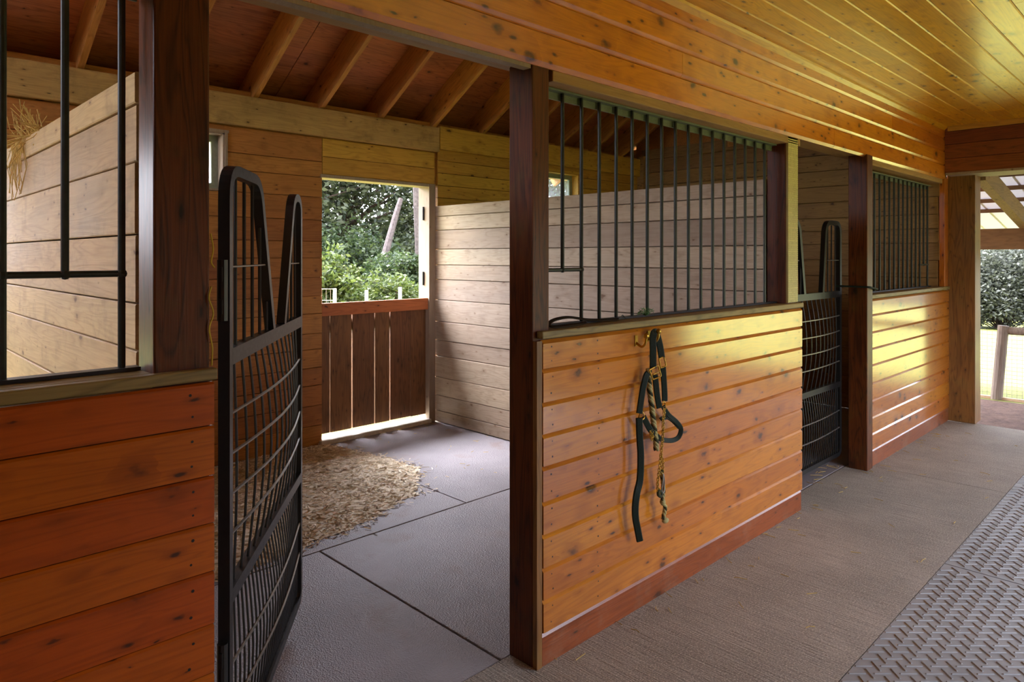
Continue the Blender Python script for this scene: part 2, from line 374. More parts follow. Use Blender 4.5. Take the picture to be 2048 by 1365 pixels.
# ------------------------------------------------------------------ setting: floor, ground
YF, YB = 1.84, 5.34        # stall front boards, back wall inside face
XE = 7.65                  # end wall inside face
EX = 7.74                  # far end of the aisle
f = MB()
f.box(-3.6, 5.664, 1.003, 1.99, -.12, 0); f.box(5.672, 7.82, 1.003, 1.99, -.12, 0)
f.box(-3.6, 7.82, -1.75, 1.003, -.12, -.012); f.box(5.66, 5.68, 1.003, 1.99, -.12, -.008)
tag(f.build('floor', CONC), kind='structure')
f = MB(); f.box(-3.6, 7.9, 1.99, 5.6, -.12, -.014)
tag(f.build('floor', CONCS), kind='structure')
# ground outside, sloping down beyond the lean-to
def gz(x, y):
    d = max(0, x-10.3)
    return -.19-d*.052 if x > 10.3 else -.1-.09*max(0, min(1, (x-7.9)/2.4))
g = MB(); xs = [-40, -3.6, 2, 7.82, 8.6, 9.4, 10.3, 12, 15, 20, 28, 40, 60, 90]; ys = [-60, -30, -15, -8, -4, -1.75, 0, 1.7, 3.5, 5.62, 8, 12, 18, 26, 40, 60]
idx = {}
for i, x in enumerate(xs):
    for j, y in enumerate(ys): idx[i, j] = len(g.v); g.v.append((x, y, gz(x, y)))
for i in range(len(xs)-1):
    for j in range(len(ys)-1):
        if xs[i] >= -3.6 and xs[i+1] <= 7.82 and ys[j] >= -1.75 and ys[j+1] <= 5.62: continue
        dirt = 7.8 < xs[i] and xs[i+1] <= 10.31 and -9 < ys[j] and ys[j+1] < 6
        g.f.append([idx[i, j], idx[i+1, j], idx[i+1, j+1], idx[i, j+1]]); g.m.append(1 if dirt else 0)
tag(g.build('ground', [GROUND, DIRT]), kind='structure')

# ------------------------------------------------------------------ setting: back wall
def hboards(mb, x0, x1, seams, y0, y1, gap=.004, mi=0, jit=.0):
    for a, b in zip(seams[:-1], seams[1:]):
        lo, hi = min(a, b)+gap/2, max(a, b)-gap/2; d = R.uniform(-jit, jit)
        c = .003
        mb.prism([(y0+d+c, lo), (y1, lo), (y1, hi), (y0+d+c, hi), (y0+d, hi-c), (y0+d, lo+c)], 'X', x0, x1, mi)
def vface_boards(mb, x, seams, y0, y1, th, gap=.005, jit=.003, ends=0):
    for a, b in zip(seams[:-1], seams[1:]):
        lo, hi = min(a, b)+gap/2, max(a, b)-gap/2; d = R.uniform(-jit, jit); c = .003; e = R.uniform(-ends, ends)
        mb.prism([(x+d+c, lo), (x+th, lo), (x+th, hi), (x+d+c, hi), (x+d, hi-c), (x+d, lo+c)], 'Y', y0+e, y1)
SEAM = [2.607, 2.403, 2.27, 2.10, 1.906, 1.726, 1.586, 1.423, 1.265, 1.116, .949, .816, .66, .51, .34, .17, 0]
w = MB()
WX0, WX1, WZ0, WZ1 = 1.62, 2.16, 2.10, 2.545     # window in the middle stall
hboards(w, -3.6, -.7, SEAM, YB, YB+.03); hboards(w, .5, WX0, SEAM, YB, YB+.03)
hboards(w, WX1, 2.985, SEAM, YB, YB+.03, jit=.002)
hboards(w, WX0, WX1, [WZ0]+SEAM[4:], YB, YB+.03); hboards(w, WX0, WX1, [2.607, WZ1], YB, YB+.03)
hboards(w, 2.99, 4.19, [2.607, 2.45, 2.298], YB-.004, YB+.03, mi=1)
hboards(w, -.7, .5, [2.607, 2.45, 2.298], YB, YB+.03)
SE2 = [2.66-.122*i for i in range(22)]+[0]
V0, V1, VZ0, VZ1 = 5.80, 6.36, 2.10, 2.575       # window in the far stall
hboards(w, 4.235, V0, SE2, YB, YB+.03, mi=1); hboards(w, V1, XE+.05, SE2, YB, YB+.03, mi=1)
hboards(w, V0, V1, [2.66, VZ1], YB, YB+.03, mi=1); hboards(w, V0, V1, [VZ0]+SE2[5:], YB, YB+.03, mi=1)
w.box(-.7, .5, YB+.05, YB+.10, 1.0, 1.62); w.box(-3.6, 7.9, 5.88, 5.94, 2.58, 2.80); w.box(-3.6, 7.9, YB+.15, 5.88, 2.58, 2.60)  # added, unseen: board cutting the left stall's light, eave boards shutting daylight out
# outer skin and framing behind the boards
for a, b, lo, hi in ((-3.6, -.7, 0, 2.9), (.5, WX0, 0, 2.9), (WX1, 2.99, 0, 2.9), (4.235, V0, 0, 2.9), (V1, 7.9, 0, 2.9), (-.7, .5, 2.3, 2.9), (2.99, 4.235, 2.3, 2.9),
                     (WX0, WX1, 0, WZ0), (WX0, WX1, WZ1, 2.9), (V0, V1, 0, VZ0), (V0, V1, VZ1, 2.9)):
    w.box(a, b, YB+.032, YB+.15, lo, hi)
tag(w.build('wall_back', [BACKW, YELW]), kind='structure')
# plate beams along the top of the back wall
pb = MB(); pb.box(-3.6, 4.225, YB-.045, YB, 2.612, 2.848)
tag(pb.build('plate_beam', PLATE, org=(0, YB, 2.61), bevel=.006), 'long smudged tan beam along the top of the back wall, ending right of the dutch door', 'beam')
pb = MB(); pb.box(4.231, XE, YB-.045, YB, 2.64, 2.865)
tag(pb.build('plate_beam', YELW, org=(4.3, YB, 2.61), bevel=.006), 'shorter yellow beam continuing the top of the back wall behind the front grille', 'beam')
# dutch door frame: whitewashed right jamb and head strip
t = MB(); t.box(4.115, 4.19, YB-.02, YB+.15, 0, 2.298); tag(t.build('trim_1', WHITEW, bevel=.004), kind='structure')
t = MB(); t.box(2.97, 4.115, YB-.012, YB+.15, 2.27, 2.297); tag(t.build('trim_2', WHITEW), kind='structure')
t = MB(); t.box(2.96, 4.13, YB-.04, YB+.12, -.01, .035); tag(t.build('trim_3', plain('light_struck_sill', (215, 208, 190), .6), bevel=.006), kind='structure')  # pale colour stands in for light coming under the door
# dutch door, lower leaf
d = thing('dutch_door', 'closed lower leaf of a dutch door, dark vertical planks with daylight gaps', 'door', (3.56, YB+.08, .05))
m = MB(); m.box(2.985, 4.135, YB+.0, YB+.035, 1.088, 1.198); m.build('top_rail', HATCHR, d, bevel=.004)
xs = [2.992, 3.086, 3.304, 3.54, 3.705, 3.94, 4.128]; gaps = [.006, .012, .009, .011, .003, .004]
for i in range(6):
    m = MB(); m.box(xs[i]+gaps[i-1]/2 if i else xs[i], xs[i+1]-gaps[i]/2, YB+.04, YB+.065, .075+R.uniform(0, .012), 1.18); m.build('plank', HATCHW, d, bevel=.003)
m = MB(); m.box(2.995, 4.125, YB+.066, YB+.09, .95, 1.05); m.build('brace_board', HATCHW, d)
for z, lb in ((1.95, 'black hinge leaf high on the white jamb of the dutch door'), (1.32, 'black hinge leaf on the white jamb just above the dutch door leaf')):
    m = MB(); m.box(4.103, 4.116, YB+.06, YB+.075, z, z+.13); m.tube([(4.103, YB+.062, z), (4.103, YB+.062, z+.13)], .006, 6)
    tag(m.build('door_hinge', BLACK, org=(4.11, YB, z)), lb, 'hinge')
# windows
def window(name, x0, x1, z0, z1, pane, dark=False):
    fr = MB(); y0, y1 = YB-.006, YB+.15; t_ = .014
    fr.box(x0-.03, x1+.03, YB-.012, YB+.0, z1, z1+.022); fr.box(x1, x1+.02, YB-.014, YB+.0, z0, z1+.02); fr.box(x0-.02, x0, YB-.014, YB, z0, z1+.02)
    fr.box(x0, x0+t_, y0, y1, z0, z1); fr.box(x1-t_, x1, y0, y1, z0, z1); fr.box(x0, x1, y0, y1, z1-t_, z1); fr.box(x0, x1, y0, y1, z0, z0+t_)
    root = fr.build(name, WHITEW if not dark else YELW); tag(root, kind='structure')
    s = MB(); a, b, c, e = x0+t_, x1-t_, z0+t_, z1-t_; q = .05
    for bx in ((a, a+q, c, e), (b-q, b, c, e), (a+q, b-q, e-q, e), (a+q, b-q, c, c+q)): s.box(bx[0], bx[1], YB+.09, YB+.12, bx[2], bx[3])
    s.build('window_sash', FRAMEG, root)
    p = MB(); p.box(a+q, b-q, YB+.103, YB+.107, c+q, e-q); p.build('window_pane', pane, root)
window('window_1', WX0, WX1, WZ0, WZ1, FROST)
window('window_2', V0, V1, VZ0, VZ1, GLASS, True)

# ------------------------------------------------------------------ setting: end wall, far wall, aisle ends
e = MB(); zs = [0]
while zs[-1] < 2.9: zs.append(zs[-1]+R.choice((.14, .17, .2)))
vface_boards(e, XE, zs, 1.9, YB, .03, ends=.012)
e.box(XE+.032, XE+.12, 1.86, YB+.15, 0, 2.88)
e.box(XE-.10, XE, YB-.10, YB, 0, 2.9)
tag(e.build('wall_right', ENDW), kind='structure')
g2 = MB()      # gable framing above the end wall
g2.box(XE+.02, XE+.06, 1.9, YB+.1, 2.84, 4.95); g2.box(XE+.02, XE+.06, YB+.1, 5.93, 2.60, 3.02); g2.box(XE-.02, XE+.02, 2.9, 3.0, 2.9, 4.3); g2.box(XE-.02, XE+.02, 4.0, 4.1, 2.9, 3.7)
tag(g2.build('wall_gable', RAFT), kind='structure')
o = MB(); OS = [2.84-.1315*i for i in range(22)]
SD0, SD1 = 3.0, 5.6     # unseen side doorway, added to bring fill light into the aisle
hboards(o, -3.6, SD0, OS, -1.78, -1.75); hboards(o, SD1, EX, OS, -1.78, -1.75); hboards(o, SD0, SD1, OS[:6], -1.78, -1.75)
o.box(-3.6, SD0, -1.9, -1.785, 0, 2.84); o.box(SD1, EX, -1.9, -1.785, 0, 2.84); o.box(SD0, SD1, -1.9, -1.785, 2.19, 2.84)
tag(o.build('wall_opposite', ORANGE), kind='structure')
o = MB(); hboards(o, 0, 1, OS, 0, .03); o.v = [(-3.6-y_, -1.75+x_*3.6, z_) for x_, y_, z_ in o.v]; o.box(-3.75, -3.635, -1.75, 1.9, 0, 2.84)
tag(o.build('wall_rear_added', ORANGE), kind='structure')  # unseen end wall, added to keep rear light off the left boards
o = MB(); vface_boards(o, -3.62, [0.2*i for i in range(16)], 1.95, YB, .03); tag(o.build('wall_left', ENDW), kind='structure')
# aisle ceiling: golden tongue-and-groove running the length of the aisle
c = MB(); y = YF-.02; k = 0
while y > -1.75:
    wd = .139; x = -3.6
    while x < EX:
        x2 = min(EX, x+R.uniform(1.4, 3.4)); y0 = y-wd; b = .006
        c.prism([(y0+.001, 2.86), (y0+.001, 2.84+b), (y0+b, 2.84), (y-b, 2.84), (y-.001, 2.84+b), (y-.001, 2.86)], 'X', x+.001, x2-.001); x = x2
    y -= wd
c.box(-3.6, EX, -1.76, YF, 2.861, 2.9)
tag(c.build('ceiling', CEILW), kind='structure')
t = MB(); t.prism([(YF, 2.84), (YF-.028, 2.84), (YF-.022, 2.828), (YF, 2.806)], 'X', -3.6, 7.62); tag(t.build('trim_4', CEILW), kind='structure')
# stall roof deck
SL = .6
def rz(y, z0): return z0+(YB-y)*SL
dk = MB(); ya = 5.95; 
while ya > 1.2:
    yb = max(1.2, ya-1.22); x = -3.6+R.uniform(-1.5, 0)
    while x < 7.95:
        x2 = x+2.44; p = [(max(x, -3.65)+.003, ya-.003), (min(x2, 7.95)-.003, ya-.003), (min(x2, 7.95)-.003, yb+.003), (max(x, -3.65)+.003, yb+.003)]
        if p[1][0] > p[0][0]:
            v = [(a, b, rz(b, 3.13)) for a, b in p]; v += [(a, b, z+.015) for a, b, z in v]
            dk.add(v, [(0, 3, 2, 1), (4, 5, 6, 7), (0, 1, 5, 4), (1, 2, 6, 5), (2, 3, 7, 6), (3, 0, 4, 7)])
        x = x2
    ya = yb
v = [(-3.65, 5.95, rz(5.95, 3.147)), (7.95, 5.95, rz(5.95, 3.147)), (7.95, 1.2, rz(1.2, 3.147)), (-3.65, 1.2, rz(1.2, 3.147))]; v += [(a, b, z+.03) for a, b, z in v]
dk.add(v, [(0, 3, 2, 1), (4, 5, 6, 7), (0, 1, 5, 4), (1, 2, 6, 5), (2, 3, 7, 6), (3, 0, 4, 7)])
tag(dk.build('roof_deck', DECK), kind='structure')
lw = MB(); lw.box(-3.6, 7.7, 2.03, 2.06, 2.9, 5.1); tag(lw.build('wall_loft_added', DECK), kind='structure')  # unseen closing wall above the header, put in to shut out light
# rafters
rm = MB(); L = 4.95; rm.box(0, L, 0, .04, 0, .236)
raf = None
names = {1.22: 'rafter left of the dark front post, above the left stall', 1.815: 'rafter just right of the dark front post, partly behind it', 2.425: 'first rafter fully seen right of the dark front post',
         3.005: 'second rafter fully seen right of the dark front post', 3.601: 'third rafter right of the dark front post, above the dutch door',
         4.207: 'fourth rafter right of the dark front post, over the partition corner', 4.836: 'rafter disappearing behind the middle post top', 5.42: 'first rafter seen through the front grille',
         6.02: 'second rafter seen through the front grille', 6.62: 'third rafter seen through the front grille', 7.2: 'fourth rafter seen through the front grille'}
for x in (.03, .62, 1.22, 1.815, 2.425, 3.005, 3.601, 4.207, 4.836, 5.42, 6.02, 6.62, 7.2):
    if raf is None: raf = rm.build('rafter', RAFT); ob = raf
    else: ob = raf.copy(); COL.objects.link(ob)
    # local X runs up the slope (towards -Y), bottom edge passes z 2.853 at the wall
    ux = Vector((0, -cos(math.atan(SL)), sin(math.atan(SL)))); uz = Vector((0, sin(math.atan(SL)), cos(math.atan(SL)))); uy = uz.cross(ux)
    st = Vector((x, YB+.6, 2.853-.6*SL))
    M = Matrix((ux, uy, uz)).transposed().to_4x4()
    if uy.x > 0: st.x -= .04
    M.translation = st; ob.matrix_world = M
    lab = names.get(x, 'rafter above the left stall at the photo left edge' if x < .3 else 'rafter above the left stall between its grille bars')
    tag(ob, 'brown sloping wooden '+lab, 'rafter', 'sloping rafters under the stall roof')

# ------------------------------------------------------------------ timber: header, posts, cross beam
h = thing('header_beam', 'long varnished orange board header over the stall fronts, under the ceiling', 'beam', (2, YF, 2.34))
def bevel_boards(mb, x0, x1, seams, y, th=.02, bt=.014, bd=.012, gap=.004, jitx=0, nails=None):
    for a, b in zip(seams[:-1], seams[1:]):
        lo, hi = min(a, b)+gap, max(a, b); e0 = R.uniform(0, jitx)
        mb.prism([(y, lo), (y, hi-bt), (y+bd, hi), (y+th, hi), (y+th, lo)], 'X', x0+e0, x1)
        if nails:
            for nx in nails:
                for q in (.25, .75): mb.nail(nx+R.uniform(-.006, .006), y-.0006, lo+(hi-lo)*q, R.uniform(.003, .0045))
zb = [2.338, 2.4725, 2.604, 2.7355, 2.82]
br = [[-3.6, 1.0, 4.9, 7.64], [-3.6, 2.98, 7.64], [-3.6, .6, 6.1, 7.64], [-3.6, 2.2, 7.64]]
for i in range(4):
    m = MB()
    for a, b in zip(br[i][:-1], br[i][1:]):
        lo, hi = zb[i]+.003, zb[i+1]
        m.prism([(YF, lo+.017), (YF, hi-.006), (YF+.003, hi-.005), (YF+.022, hi-.005), (YF+.022, lo), (YF+.014, lo)], 'X', a+.001, b-.001)
    m.build('fascia_board', FASC, h)
m = MB(); m.box(-3.6, 7.64, YF+.022, YF+.20, 2.36, 2.95); m.build('core_beam', SOFF, h)
m = MB(); m.box(-3.6, 1.93, YF+.02, YF+.06, 2.326, 2.343); m.build('lower_trim', WHITEW, h)
for a, b in ((-3.6, .56), (2.06, 4.4), (5.65, 7.64)):
    m = MB(); m.box(a, b, YF+.022, YF+.15, 2.30, 2.36); m.build('soffit_board', SOFF, h, bevel=.004)
m = MB(); m.box(5.62, 7.70, YF-.04, YF+.0, 2.318, 2.40)
def post(label, x0, x1, y0, y1, z1, mat=POSTW, z0=0, bev=.005):
    m = MB(); m.box(x0, x1, y0, y1, z0, z1)
    return tag(m.build('wood_post', mat, org=((x0+x1)/2, (y0+y1)/2, z0), bevel=bev), label, 'post')
# left post stands on the ledge cap in the photo: its lower half is behind the left boards
post('thick dark brown post at the left, standing behind the left ledge and hay-strewn', .578, .716, 1.865, 1.985, 2.36, z0=0)
post('middle dark post left of the front grille, standing on the floor by the open doorway', 1.945, 2.042, 1.866, 1.995, 2.36)
post('brown post at the right end of the front grille, beside the closed far gate', 4.215, 4.36, 1.875, 1.995, 2.36)
post('dark round-edged post between the far gate and the far stall front', 5.50, 5.618, 1.83, 1.965, 2.36)
post('wide brown end post at the far opening, right of the far stall front', 7.785, 8.0, 1.625, 1.86, 2.44, POSTO)
post('far brown post at the right side of the end opening', 7.785, 8.0, -1.45, -1.2, 2.44, POSTO)
m = MB(); m.box(4.219, 4.36, 1.862, 1.8745, 1.312, 2.34)
for k in range(76): m.box(4.219, 4.36, 1.8605, 1.8625, 1.318+k*.0134, 1.3255+k*.0134)
tag(m.build('trim_board', TRIMZ, org=(4.37, 1.9, 1.31)), 'pale ridged sawn trim board facing the front of the post right of the front grille', 'trim')
m = MB(); m.box(5.624, 5.70, 1.866, 1.93, 1.309, 2.30)
tag(m.build('trim_board', TRIMZ, org=(5.66, 1.9, 1.3), bevel=.004), 'pale green gold trim strip beside the dark far post, left of the far grille', 'trim')
m = MB(); m.box(XE+.02, XE+.14, 1.85, 1.90, 1.29, 2.36)
tag(m.build('corner_board', ORANGEZ, org=(XE+.08, 1.87, 1.29), bevel=.004), 'narrow orange upright board at the far right end of the far grille', 'trim')
cb = thing('cross_beam', 'red brown boarded cross beam over the end opening of the aisle', 'beam', (7.64, 0, 2.37))
for lo, hi in ((2.398, 2.53), (2.533, 2.665), (2.668, 2.79)):
    m = MB(); m.box(7.62, 7.645, -1.75, YF-.001, lo, hi); m.build('face_board', BEAMR, cb, bevel=.003)
m = MB(); m.box(7.60, 7.645, -1.75, YF-.03, 2.792, 2.839); m.build('top_trim', BEAMT, cb)
m = MB(); m.box(7.615, 8.02, -1.75, YF-.012, 2.375, 2.397); m.build('bottom_trim', WHITEW, cb)
m = MB(); m.box(7.646, 8.02, -1.75, YF+.02, 2.40, 2.858); m.build('core', BEAMR, cb)
for nm, bx in (('wall_end', ((7.785, 8.0, -1.9, -1.452, 0, 2.84),)),):
    m = MB()
    for b in bx: m.box(*b)
    tag(m.build(nm, POSTO), kind='structure')

# ------------------------------------------------------------------ stall fronts
PS = [1.272, 1.157, 1.026, .902, .776, .638, .51, .38, .255, .127]
def front(label, x0, x1, nx, i0, i1, wood_=None, bt=.014, bd=.012):
    t = thing('stall_half_wall', label, 'stall half wall', (x0, YF, 0))
    m = MB(); bevel_boards(m, x0, x1, PS, YF, jitx=.004, nails=nx, bt=bt, bd=bd); m.build('board_panel', [wood_ or ORANGE, NAIL], t)
    m = MB(); m.prism([(YF+.006, .0), (YF+.006, .112), (YF+.012, .124), (YF+.026, .124), (YF+.026, 0)], 'X', x0+.002, x1-.002); m.build('kick_board', ORANGE_RED, t)
    m = MB(); m.box(i0, i1, YF+.0265, YF+.05, .0, 1.272); m.build('backing', BACKW, t)
    m = MB(); m.box(x0-.010, x1+.006, YF-.008, YF+.0245, 1.278, 1.308); m.box(i0, i1, YF+.024, YF+.155, 1.278, 1.308); m.build('ledge_cap', LEDGE, t, bevel=.004)
    return t
front('long orange stall half wall with the halter hanging on it, centre', 2.042-.064, 4.375, (2.03, 2.32, 4.33), 2.045, 4.212)
front('far orange stall half wall beside the end post, bright with glare', 5.622, 7.775, (5.66, 7.72), 5.624, XE-.002)
front('left orange stall half wall under the dark post, at the left edge', -1.7, .718, (.66,), -1.7, .575, ORANGE_SHADED, .006, .005)
m = MB(); m.box(1.947, 1.976, YF+.003, YF+.0255, 0, 1.27)
tag(m.build('end_board', POSTO, org=(1.97, 1.9, 0)), 'narrow greenish brown end board closing the left end of the halter stall front', 'trim')

# ------------------------------------------------------------------ grilles
YG = 1.95
def grille(label, xs, x0, x1, z0, z1, fx0, fx1, fbar, fz, r=.0085, rail=True):
    t = thing('stall_grille', label, 'grille', ((x0+x1)/2, YG, z0))
    m = MB(); m.box(x0, x1, YG-.02, YG+.02, z1, z1+.008); m.box(x0, x1, YG+.012, YG+.02, z1-.03, z1); m.build('top_rail', RAILM, t)
    m = MB(); m.box(x0, x1, YG-.02, YG+.02, z0, z0+.009); m.build('bottom_rail', BLACK, t)
    for x in xs:
        lo = fz if x == fbar else z0+.008
        m = MB(); m.tube([(x, YG, lo), (x, YG, z1)], r, 10); m.build('bar', GRILLE, t, smooth=False)
    m = MB(); m.tube([(fx0, YG, fz), (fx1, YG, fz)], r*.95, 10)
    for x in ([fbar]+[q for q in (fx0, fx1) if min(abs(q-k) for k in xs) < .01]): m.sphere((x, YG, fz), r*1.45)
    m.build('feed_opening_rail', GRILLE, t)
    return t
x1s = [2.217+.1247*i for i in range(16)]
grille('black bar grille above the halter stall front, feed gap at its left', x1s, 2.045, 4.212, 1.309, 2.29, 2.045, x1s[1], x1s[0], 1.542)
x2s = [6.025+.1215*i for i in range(13)]
grille('far bar grille beside the end post, feed gap at its right', x2s, 5.70, 7.53, 1.309, 2.27, x2s[-3], x2s[-1], x2s[-2], 1.521)
x3s = [.529-.1235*i for i in range(14)]
grille('left bar grille at the photo left edge, beside the thick dark post', x3s, -1.1, .568, 1.309, 2.29, x3s[2], x3s[0], x3s[1], 1.556, r=.009)

# ------------------------------------------------------------------ partitions
ZP = [2.088, 1.985, 1.851, 1.668, 1.517, 1.376, 1.18, .972, .79, .638, .434, .259, .109, .0]
m = MB(); vface_boards(m, 4.20, ZP, 2.005, YB, .045, ends=.004); m.box(4.246, 4.27, 2.005, YB, .0, 2.08)
tag(m.build('stall_partition', PALE, org=(4.2, 3.6, 0)), 'pale board partition between the middle and far stalls, right of the dutch door', 'partition')
ZP0 = [2.11, 2.02, 1.86, 1.66, 1.47, 1.34, 1.16, .97, .79, .63, .43, .26, .1, 0]
m = MB(); vface_boards(m, .60, ZP0, 2.085, YB, .045, ends=.004); m.box(.646, .67, 2.085, YB, 0, 2.1)
tag(m.build('stall_partition', PALE0, org=(.6, 3.6, 0)), 'pale board partition seen through the left grille, hay on its top', 'partition')

# ------------------------------------------------------------------ gates
def gate(label, loc, rz, Wd, xi1b, xi1t, xi2t, xi2b):
    t = thing('stall_gate', label, 'gate', loc, rz=rz)
    zt, zm, zl, zb_ = 1.85, 1.335, .63, .10; s = .0225; q = {'n': 4, 'rot': pi/4}
    def B(mb, name, mat=BLACK, sm=False): return mb.build(name, mat, t, world_parent=False, smooth=sm)
    pth = fillet([(xi1b, 0, zm), (xi1t, 0, zt), (0, 0, zt), (0, 0, zb_), (Wd, 0, zb_), (Wd, 0, zt), (xi2t, 0, zt), (xi2b, 0, zm)], [0, .11, .09, .05, .05, .08, .10, 0], 7)
    m = MB(); m.tube(pth, s, up=(0, 1, 0), **q); B(m, 'frame')
    m = MB(); m.box(.016, Wd-.016, -.016, .016, zm-.045, zm+.002); B(m, 'middle_rail')
    m = MB(); m.box(.016, Wd-.016, -.016, .016, zl-.02, zl+.02); B(m, 'lower_rail')
    def bul(x, z, a, b, amp): return -amp*sin(pi*x/Wd)*sin(pi*min(1, max(0, (z-a)/(b-a))))
    n = 14
    for i in range(1, n):
        x = Wd*i/n
        m = MB(); m.tube([(x, bul(x, z, zl, zm, .045), z) for z in [zl+(zm-.04-zl)*k/8 for k in range(9)]], .0042, 6); B(m, 'upright_wire')
    n = 28
    for i in range(1, n):
        x = Wd*i/n
        m = MB(); m.tube([(x, bul(x, z, zb_, zl, .03), z) for z in [zb_+(zl-zb_)*k/6 for k in range(7)]], .0035, 6); B(m, 'fine_upright_wire')
    for z, a, b, amp in ((1.15, zl, zm, .045), (1.035, zl, zm, .045), (.92, zl, zm, .045), (.805, zl, zm, .045), (.43, zb_, zl, .03), (.30, zb_, zl, .03)):
        m = MB(); m.tube([(Wd*k/16, bul(Wd*k/16, z, a, b, amp)-.007, z) for k in range(17)], .0048, 6); B(m, 'cross_wire', GALV)
    # upright bars inside the two arched loops
    def inner(x0b, x0t, x, side):
        return zt-.03
    for i in range(1, 6):
        x = xi1b*i/5.6
        if x < xi1b-.015:
            top = zt-.02 if x < xi1t-.06 else zm+(zt-zm)*max(0, (xi1b-x)/(xi1b-xi1t+1e-6))-.05
            top = min(top, zt-.02)
            if top > zm+.1:
                m = MB(); m.tube([(x, 0, zm), (x, 0, top)], .0055, 8); B(m, 'loop_bar')
    wr = Wd-xi2b
    for i in range(1, 5):
        x = Wd-wr*i/4.6
        top = zt-.02 if x > xi2t+.05 else zm+(zt-zm)*max(0, (x-xi2b)/(xi2t-xi2b+1e-6))-.05
        top = min(top, zt-.02)
        if top > zm+.1:
            m = MB(); m.tube([(x, 0, zm), (x, 0, top)], .0055, 8); B(m, 'loop_bar')
    m = MB(); m.tube([(0, -.006, 1.57), (xi1b*.8, -.006, 1.57)], .003, 6); B(m, 'thin_cross_wire', GALV)
    m = MB(); m.tube([(Wd-wr*.7, -.006, 1.57), (Wd, -.006, 1.57)], .003, 6); B(m, 'thin_cross_wire', GALV)
    for z in (1.42, .35):
        m = MB(); m.tube([(-.03, .0, z), (-.03, .0, z+.17)], .014, 10); m.box(-.05, -.012, -.004, .004, z+.02, z+.06); m.box(-.05, -.012, -.004, .004, z+.11, z+.15); B(m, 'hinge')
    return t
gate('black wire stall gate swung open into the middle stall, left of the doorway', (.80, 1.97, 0), math.atan2(.792, .611), 1.10, .56, .36, .95, .75)
gate('closed far wire stall gate behind the halter stall front, before the dark far post', (4.42, 2.03, 0), 0, 1.07, .42, .33, .80, .74)

# ------------------------------------------------------------------ stall floor mats and aisle mats
def mat_thing(label, x0, x1, y0, y1, z=0, mat=None, h_=.014):
    m = MB(); m.box(x0+.003, x1-.003, y0+.003, y1-.003, z-h_, z)
    return tag(m.build('rubber_mat', mat or MATS, org=((x0+x1)/2, (y0+y1)/2, z-h_), bevel=.004), label, 'mat', 'rubber mats on the stall floor')
mat_thing('pebbled grey stall mat in front of the open gate, left of the long floor seam', .68, 1.895, 1.99, 3.418)
mat_thing('pebbled grey stall mat right of the long floor seam, behind the middle post', 1.899, 4.195, 1.99, 3.418)
mat_thing('grey stall mat under the bedding straw', .68, 2.948, 3.422, YB-.005)
mat_thing('grey stall mat in the corner below the pale partition, right of the bedding', 2.952, 4.195, 3.422, YB-.005)
mat_thing('dark mat in the far stall behind the closed gate', 4.275, XE-.005, 2.0, YB-.105)
def tread(label, x0, x1):
    y0, y1 = -.72, .999
    m = MB(); m.box(x0+.003, x1-.003, y0, y1, -.012, 0); p = .049; a = Vector((.7071, -.7071)); b = Vector((.7071, .7071))
    n = int(5/p)
    for i in range(-n*2, n*2):
        for j in range(-n*2, n*2):
            cx, cy = a*(i*p)+b*(j*p); cx += (x0+x1)/2
            if not (x0+.03 < cx < x1-.03 and y0+.03 < cy < y1-.022): continue
            d, e_ = (a, b) if (i+j) % 2 == 0 else (b, a)
            L2, w2 = .033, .0038
            vs = []
            for zz, k in ((0, 1), (.0035, .5)):
                for s1, s2 in ((-1, -1), (1, -1), (1, 1), (-1, 1)):
                    vs.append((cx+d[0]*s1*(L2-(1-k)*.004)+e_[0]*s2*w2*k, cy+d[1]*s1*(L2-(1-k)*.004)+e_[1]*s2*w2*k, zz))
            m.add(vs, [(4, 5, 6, 7), (0, 1, 5, 4), (1, 2, 6, 5), (2, 3, 7, 6), (3, 0, 4, 7)])
    return tag(m.build('rubber_mat', MATA, org=((x0+x1)/2, 0, -.012)), label, 'mat', 'ribbed rubber mats along the aisle')
tread('ribbed grey aisle mat at the bottom right corner, nearest the camera', 2.31, 4.138)
tread('ribbed grey aisle mat beyond the mat seam, towards the end opening', 4.142, 5.97)
tread('farthest ribbed grey aisle mat, at the end opening', 5.974, 7.75)

# ------------------------------------------------------------------ bedding
import numpy as np
rng = np.random.default_rng(5)
out = [(3.0, 5.31), (3.06, 4.97), (3.14, 4.57), (3.17, 4.25), (2.82, 3.79), (2.55, 3.70), (2.26, 3.59), (2.03, 3.55), (1.64, 3.50), (1.3, 3.46), (.9, 3.7), (.72, 4.2), (.72, 5.31)]
def inside_d(x, y):
    ins = False; dm = 9
    for i in range(len(out)):
        (x1, y1), (x2, y2) = out[i], out[(i+1) % len(out)]
        if (y1 > y) != (y2 > y) and x < (x2-x1)*(y-y1)/(y2-y1)+x1: ins = not ins
        L2 = (x2-x1)**2+(y2-y1)**2; t_ = max(0, min(1, ((x-x1)*(x2-x1)+(y-y1)*(y2-y1))/L2))
        dm = min(dm, math.hypot(x-x1-t_*(x2-x1), y-y1-t_*(y2-y1)))
    return dm if ins else -dm
def bedh(x, y):
    d = inside_d(x, y)
    if d < 0: return 0
    k = .035*(1-math.exp(-d*5))+.03*max(0, (y-4.4))*min(1, d*2)
    return k*(.8+.35*sin(x*9+y*5)*sin(y*7-x*3))
bd = MB(); N1, N2 = 60, 48; id_ = {}
for i in range(N1+1):
    for j in range(N2+1):
        x = .7+(3.2-.7)*i/N1; y = 3.44+(5.32-3.44)*j/N2; d = inside_d(x, y)+.02*sin(x*23)*sin(y*19)
        if d > -.03: id_[i, j] = len(bd.v); bd.v.append((x, y, .001+bedh(x, y)+(.006*R.random() if d > 0 else 0)))
